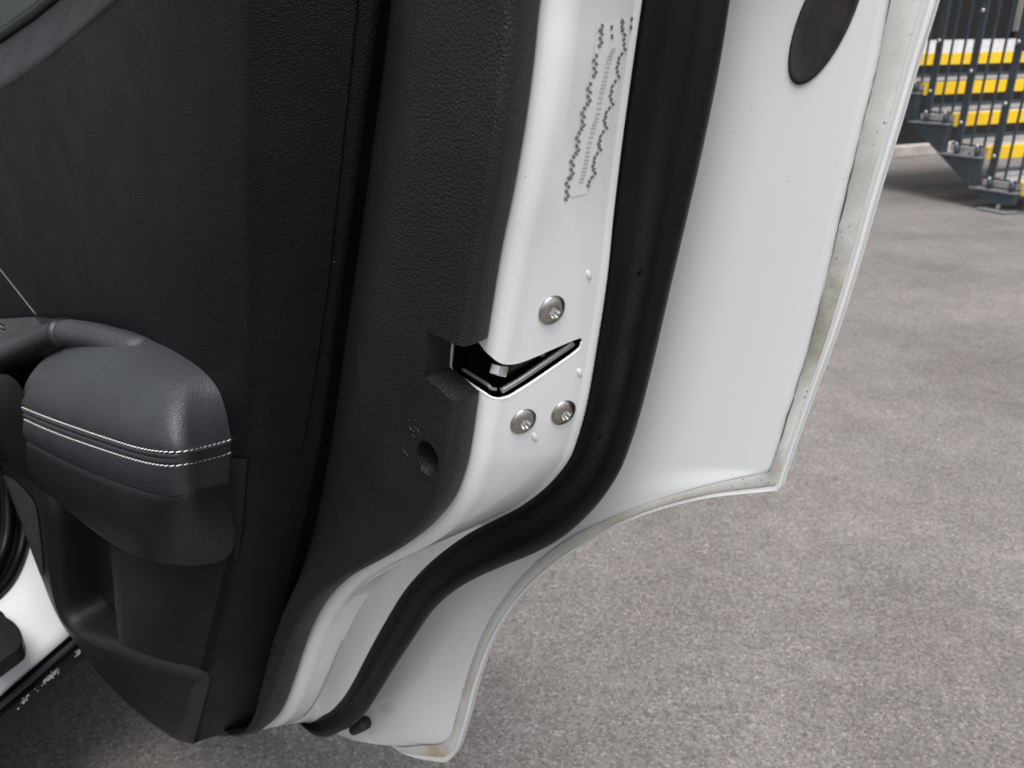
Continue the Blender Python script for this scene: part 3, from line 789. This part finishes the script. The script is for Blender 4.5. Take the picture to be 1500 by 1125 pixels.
# switch plate on top of the handle
pl = [D(-60, 470, -.238), D(52, 463, -.242), D(98, 468, -.242), D(70, 486, -.222), D(20, 507, -.212), D(-60, 540, -.205)]
prism('switch_plate', list(Wd(np.array(pl))), np.array([0, 0, -.006]), 'satin', door, .0012)
for k, (x, y) in enumerate(((2, 481), (4, 488))):
    box('switch_key', Wd(D(x, y, -.223)) + DZ * .003, (DU, DN, DZ), (.009, .0022, .0012), 'bright', door, .0006)

# ------------------------------------------------------------------ body side and sill of the car
# the sill runs almost straight ahead; lines traced on their own heights
def sill_line(p, q, z, ys=(.22, 2.05)):
    a, b2 = G(*p, z), G(*q, z); d = (b2 - a) / (b2 - a)[1]; return [a + d * (y - a[1]) for y in ys]
def strip(name, lines, mat):
    return surf(name, [[l[0], l[1]] for l in lines], mat, car)
zs = .36
l_out_low = sill_line((0, 1082), (125, 962), .235)
l_out_top = sill_line((0, 1036), (112, 940), .262)
l_gap_top = sill_line((0, 1020), (103, 930), .267)
l_wh_out = sill_line((0, 1008), (98, 925), .272)
strip('sill_cover', [[p + np.array([-.9, 0, -.05]) for p in l_out_low], [p + np.array([-.12, 0, -.05]) for p in l_out_low], [p + np.array([-.012, 0, -.012]) for p in l_out_low], l_out_low, [lerp(a, b2, .5) + np.array([0, 0, .003]) for a, b2 in zip(l_out_low, l_out_top)], l_out_top, [p + np.array([-.004, 0, -.008]) for p in l_out_top]], 'sill_black')
strip('sill_gap', [[p + np.array([0, 0, -.010]) for p in l_out_top], [p + np.array([0, 0, -.012]) for p in l_gap_top], l_gap_top], 'dark')
# painted sill: rises inboard to the seal
seal_px = [(-60, 925), (0, 873), (20, 850), (33, 822), (40, 795), (42, 760), (38, 700), (30, 600)]
seal_z = [.315, .32, .325, .335, .35, .375, .42, .50]
SP = cr(np.array([G(x, y, z) for (x, y), z in zip(seal_px, seal_z)]), 8)
outl = crn(np.array([G(x, y, z) for x, y, z in ((-60, 1055, .270), (0, 1008, .272), (60, 958, .272), (98, 925, .272), (140, 890, .272), (175, 860, .275), (210, 830, .28), (240, 760, .33))]), len(SP))
rows = []
for a, b2 in zip(SP, outl):
    rows.append([a + (0, 0, -.004)] + [lerp(a, b2, f) + np.array([0, 0, .010 * math.sin(math.pi * f)]) for f in (.1, .3, .5, .65, .8, .92)] + [b2, b2 + np.array([0, 0, -.012])])
body = surf('painted_sill', rows, 'body_white', car); tree_b = bvh(body)
tn = [np.array([-.011, -.004, .004]), np.array([-.020, -.008, .012])]
tube('opening_seal', SP + np.array([-.004, 0, .004]), .0075, 'rubber', car, 10)
tube('opening_seal', SP + np.array([-.021, -.004, .012]), .0085, 'rubber', car, 10)
dk = [[p + np.array([-.030, -.006, .012]), p + np.array([-.08, -.02, .0]), p + np.array([-.22, -.03, -.03])] for p in SP]
surf('cabin_floor', dk, 'dark', car)
# dark cover set into the sill
cv = crn(np.array([(-40, 880), (0, 893), (8, 902), (22, 912), (31, 926), (31, 942), (22, 952), (0, 968), (-40, 998)], float), 33)
prism('sill_pad', [G(p[0], p[1], .331) for p in cv], np.array([0, 0, -.02]), 'satin', car, .002)
# scuffs worn into the edge of the sill cover
V, F = [], []
M['scuff'] = m_plain('worn_edge', (.26, .26, .25), .7, nz=.4, ns=400)
for x, y, l in ((38, 1028, .012), (70, 1000, .014), (82, 990, .007), (115, 960, .006)):
    a = G(x, y, .252)
    for k in range(22):
        q = a + np.array([rng.normal(0, .0016), rng.normal(0, l * .5), .004]); o_ = len(V); sx = rng.uniform(.0003, .0009); sy = rng.uniform(.0004, .0018)
        V += [q + np.array([-sx, -sy, -sx * .6]), q + np.array([sx, -sy * .3, -sx]), q + np.array([sx * .6, sy, 0]), q + np.array([-sx, sy * .5, .0006])]; F.append((o_, o_ + 1, o_ + 2, o_ + 3))
o = pydata('scuff_marks', V, F, 'scuff', car, smooth=False); o['kind'] = 'stuff'

# the rest of the car side, beyond what the door and the frame hide
def side_panel(name, poly, x0, mat, bulge=.03, th=.03):
    "outline in (y, z), given thickness and a slight barrel curve"
    bm = bmesh.new()
    vs = [bm.verts.new((x0, y, z)) for y, z in poly]; f = bm.faces.new(vs)
    ex = bmesh.ops.extrude_face_region(bm, geom=[f]); bmesh.ops.translate(bm, verts=[v for v in ex['geom'] if isinstance(v, bmesh.types.BMVert)], vec=(-th, 0, 0))
    bmesh.ops.triangulate(bm, faces=bm.faces); bmesh.ops.subdivide_edges(bm, edges=bm.edges, cuts=3, use_grid_fill=True)
    for v in bm.verts: v.co.x += bulge * math.sin(math.pi * min(1, max(0, (v.co.z - .2) / .9))) - max(0, v.co.z - 1.0) * .45
    bmesh.ops.recalc_face_normals(bm, faces=bm.faces)
    me = bpy.data.meshes.new(name); bm.to_mesh(me); bm.free(); return link(name, me, mat, car)
def arc(cy, cz, r, a0, a1, n=14): return [(cy + r * math.cos(R_(a)), cz + r * math.sin(R_(a))) for a in np.linspace(a0, a1, n)]
XS = -.615
side_panel('quarter_panel', [(-.02, 1.0), (-.02, .69)] + arc(-.08, .34, .36, 80, 190) + [(-.75, .26), (-1.15, .34), (-1.22, .62), (-1.20, .92), (-1.1, 1.0)], XS, 'body_white')
side_panel('front_door', [(1.14, 1.0), (1.12, .32), (1.16, .28), (2.02, .28), (2.06, .34), (2.06, .98)], XS, 'body_white')
side_panel('front_wing', [(2.07, .98), (2.07, .30), (2.18, .30)] + arc(2.56, .34, .36, 185, -5) + [(3.0, .30), (3.22, .42), (3.25, .70), (2.9, .86)], XS, 'body_white')
side_panel('centre_pillar', [(1.02, 1.46), (1.05, 1.0), (1.05, .45), (1.13, .45), (1.13, 1.0), (1.12, 1.46)], XS - .03, 'rubber')
side_panel('front_window', [(1.13, 1.46), (1.14, 1.0), (2.02, .98), (1.55, 1.42)], XS - .02, 'glass', th=.006)
side_panel('quarter_window', [(-.02, 1.44), (-.02, 1.0), (-.75, 1.0), (-.55, 1.36)], XS - .02, 'glass', th=.006)
side_panel('roof_rail', [(-.75, 1.32), (-.5, 1.41), (0, 1.46), (1.0, 1.48), (1.55, 1.43), (1.60, 1.47), (1.0, 1.54), (0, 1.53), (-.5, 1.48), (-.8, 1.38)], XS, 'body_white')
rr_ = []
for y, z in ((-.95, 1.34), (-.5, 1.48), (0, 1.53), (.5, 1.55), (1.0, 1.54), (1.6, 1.46)):
    rr_.append([np.array([x, y, z + dz]) for x, dz in ((-.86, 0), (-1.05, .035), (-1.35, .05), (-1.65, .05), (-1.95, .035), (-2.14, 0))])
surf('roof', rr_, 'body_white', car, solid=.02)
def wheel(y):
    wr = bpy.data.objects.new('wheel', None); COL.objects.link(wr); wr.location = (-.72, y, .33); wr.parent = car; wr.matrix_parent_inverse = car.matrix_basis.inverted()
    bpy.context.view_layer.update()
    def ring_(nm, prof, mat, seg=40):
        rows = [[np.array([-.72 + x, y + r * math.cos(a), .33 + r * math.sin(a)]) for a in np.linspace(0, 2 * math.pi, seg + 1)[:-1]] for x, r in prof]
        o = surf(nm, rows, mat, None, closed=True); o.parent = wr; o.matrix_parent_inverse = wr.matrix_world.inverted(); return o
    ring_('tyre', [(.02, .21), (.085, .225), (.10, .26), (.09, .30), (.06, .322), (-.06, .322), (-.10, .30), (-.11, .24)], 'rubber')
    ring_('rim', [(.03, .215), (.075, .212), (.06, .19), (.02, .17), (.03, .06), (.045, .04), (.045, .001)], 'steel')
wheel(-.08); wheel(2.56)
box('rear_seat', np.array([-1.25, .25, .62]), (np.array([1.0, 0, 0]), np.array([0, 1.0, 0]), DZ), (.42, .30, .12), 'leather', car, .05)
box('seat_back', np.array([-1.25, -.12, .95]), (np.array([1.0, 0, 0]), np.array([0, .97, .24]), np.array([0, -.24, .97])), (.42, .08, .34), 'leather', car, .05)
box('cabin_floor', np.array([-1.45, 1.0, .30]), (np.array([1.0, 0, 0]), np.array([0, 1.0, 0]), DZ), (.62, 1.3, .02), 'dark', car)
# upper frame and capping of the open door
fr = [D(800, -160, -.335), np.array([.30, -.30, 1.18]), np.array([.42, -.235, 1.42]), np.array([.60, -.215, 1.475]), np.array([.95, -.215, 1.47]), np.array([1.15, -.26, 1.30]), np.array([1.19, -.315, 1.04])]
tube('window_frame', Wd(cr(np.array(fr), 8)), .022, 'rubber', door, 12)
top_out = crn(np.array([Wd(np.array(q))[0] if False else q for q in np.array(sk)[0]]), len(top_edge))
cap = [[gp0, lerp(gp0, q, .5), q] for gp0, q in zip([g_[1] for g_ in gl][::-1], top_out)]
surf('belt_cap', cap, 'rubber', door)

# ------------------------------------------------------------------ steel staircase
M['steelblue'] = m_plain('blue_grey_coated_steel', (.040, .052, .062), .45, nz=.2, ns=14)
M['tread'] = m_plain('galvanised_tread', (.36, .35, .34), .6, nz=.2, ns=60, bs=.3)
M['kick'] = m_plain('pale_kick_plate', (.66, .66, .66), .5, nz=.15, ns=40)
M['yellow'] = m_plain('yellow_nosing', (.86, .55, .006), .55, nz=.1, ns=220, bs=.2)
M['zinc'] = m_plain('zinc_bolt', (.62, .64, .66), .3, .8)
M['edge_grey'] = m_plain('pale_steel_edge', (.22, .23, .235), .5, nz=.2, ns=40)
yaw = R_(69.5); SR = np.array([math.cos(yaw), -math.sin(yaw), 0]); SA = np.array([math.sin(yaw), math.cos(yaw), 0]); S0 = np.array([3.08, 4.68, 0])
RISE, RUN, SW = .18, .28, 1.5; SAX = (SR, SA, DZ)
stair = thing('staircase', 'dark blue grey steel staircase with yellow step edges behind the car door', 'staircase', tuple(S0))
def st(k): return S0 - SR * RUN * k + DZ * RISE * (k + 1)
NST = 5
for k in range(-0, NST):
    p = st(k)
    t_ = box('tread', p - SR * RUN * .5 + SA * SW / 2 - DZ * .024, SAX, (RUN * .5 - .004, SW / 2, .018), 'tread', stair, .002)
    # nosing: angle profile across the front edge
    prof = [(.002, .004), (.002, -.072), (-.008, -.072), (-.008, -.006), (-.062, -.006), (-.062, .004)]
    nz = prism('nosing', [p + SR * a + DZ * b2 for a, b2 in prof], SA * SW, 'yellow', stair, .002)
    kh = .046 if k == 4 else .014
    box('kick_plate', p - SR * (RUN - .012) + SA * (SW / 2 + .01) + DZ * kh, SAX, (.004, SW / 2 - .01, kh), 'kick' if k == 4 else 'tread', stair)
    if k != 4: box('riser_plate', p - SR * (RUN - .008) + SA * (SW / 2 + .01) + DZ * .040, SAX, (.004, SW / 2 - .01, .011), 'steelblue', stair)
    
    # stringer panel of this step on the near side
    zt = RISE * (k + 1) - .062; zb = max(.045, zt - RISE)
    sl = lambda z: -(z - .045) / RISE * RUN - .30 * 0 - .20   # run offset of the sloping underside
    base_ = S0 - SA * .05
    pts = [(-RUN * k - .010, zt), (-RUN * k - .010, zb), (sl(zb) , zb), (sl(zt), zt)]
    if k == 0: pts = [(-.010, zt), (-.012, .062), (-.02, .050), (sl(.045) + .02, .045), (sl(zt), zt)]
    prism('stringer_panel', [base_ + SR * a + DZ * z for a, z in pts], SA * .045, 'steelblue', stair, .002)
    box('stringer_ledge', base_ + SR * ((-RUN * k - .010 + sl(zt)) / 2) + SA * .028 + DZ * (zt + .005), SAX, ((-RUN * k - .010 - sl(zt)) / 2 + .004, .036, .005), 'edge_grey', stair)
    # bracket: rod on two stubs, two bolts
    c = base_ + SR * (-RUN * k - .12) + DZ * (zt + .010)
    rod = c + DZ * .062 + SA * .015
    tube('bracket_rod', [rod - SR * .12, rod, rod + SR * .12], .007, 'steelblue', stair, 8)
    for q in (-.075, .075):
        tube('bracket_stub', [c + SR * q + SA * .015, c + SR * q + SA * .015 + DZ * .055], .017, 'steelblue', stair, 12)
        tube('bolt', [rod + SR * q - SA * .012, rod + SR * q - SA * .02], .011, 'zinc', stair, 10)
# balustrade: flat posts, thin bars, rails
def bar(nm, p, half, z0, z1, mat='steelblue'):
    return box(nm, p * np.array([1, 1, 0]) + DZ * (z0 + z1) / 2, SAX, (half[0], half[1], (z1 - z0) / 2), mat, stair, .0015)
for k in range(-1, NST - 1):
    pb = st(k) - SR * (RUN - .045) + SA * .012
    if k < 0: pb = st(0) + SR * .045 + SA * .012
    z0 = RISE * (k + 1) - .02 if k >= 0 else .04
    bar('post', pb, (.024, .007), z0, z0 + 1.12)
    for dz in (.155, .46, .80):
        q = pb * np.array([1, 1, 0]) + DZ * (z0 + dz) - SA * .010
        tube('bolt', [q, q - SA * .008], .013, 'zinc', stair, 10)
    for j in (1, 2):
        q = pb - SR * RUN * j / 3 + SA * .004
        bar('baluster', q, (.0075, .0045), z0 + RISE * j / 3 + .02, z0 + 1.05 + RISE * j / 3)
ra = st(0) + SR * .045 + SA * .012; ra[2] = 1.16; rb = st(NST - 2) - SR * (RUN - .045) + SA * .012; rb[2] = RISE * (NST - 1) - .02 + 1.12
tube('handrail', [ra, rb], .021, 'steelblue', stair, 12)
# adjustable foot
ft = S0 - SR * .11 - SA * .03
tube('foot_stud', [ft + DZ * .01, ft + DZ * .06], .012, 'zinc', stair, 10)
box('foot_plate', ft + DZ * .009, SAX, (.10, .06, .005), 'edge_grey', stair, .002)

# ------------------------------------------------------------------ dark building behind the stairs
M['clad'] = m_plain('dark_cladding', (.0035, .0035, .004), .8, nz=.3, ns=5)
M['plinth'] = m_plain('pale_concrete', (.42, .39, .36), .85, nz=.25, ns=8)
M['panel'] = m_plain('pale_green_panel', (.34, .35, .30), .6, nz=.15, ns=5)
gb = G(1310, 231); BX = SA; BY = -SR
bc = gb + BX * 1.5
bld = thing('building', 'dark walled building with pale concrete base behind the staircase', 'building', tuple(bc))
box('wall', bc + BY * .3 + DZ * 1.9, (BX, BY, DZ), (6, .2, 1.80), 'clad', bld)
box('plinth', bc + BY * .25 + DZ * .05, (BX, BY, DZ), (6, .28, .05), 'plinth', bld, .01)
def wall_pt(x, y, off):
    q = bc + BY * off; d = ray(x, y); return CAM + d * ((BY @ (q - CAM)) / (BY @ d))
wp = wall_pt(1486, 46, .07)
box('door_panel', wp + BX * .45 + DZ * .9, (BX, BY, DZ), (.45, .03, .9), 'panel', bld, .005)
box('door_sill', wp + BX * .45 - DZ * .03, (BX, BY, DZ), (.5, .045, .03), 'clad', bld)
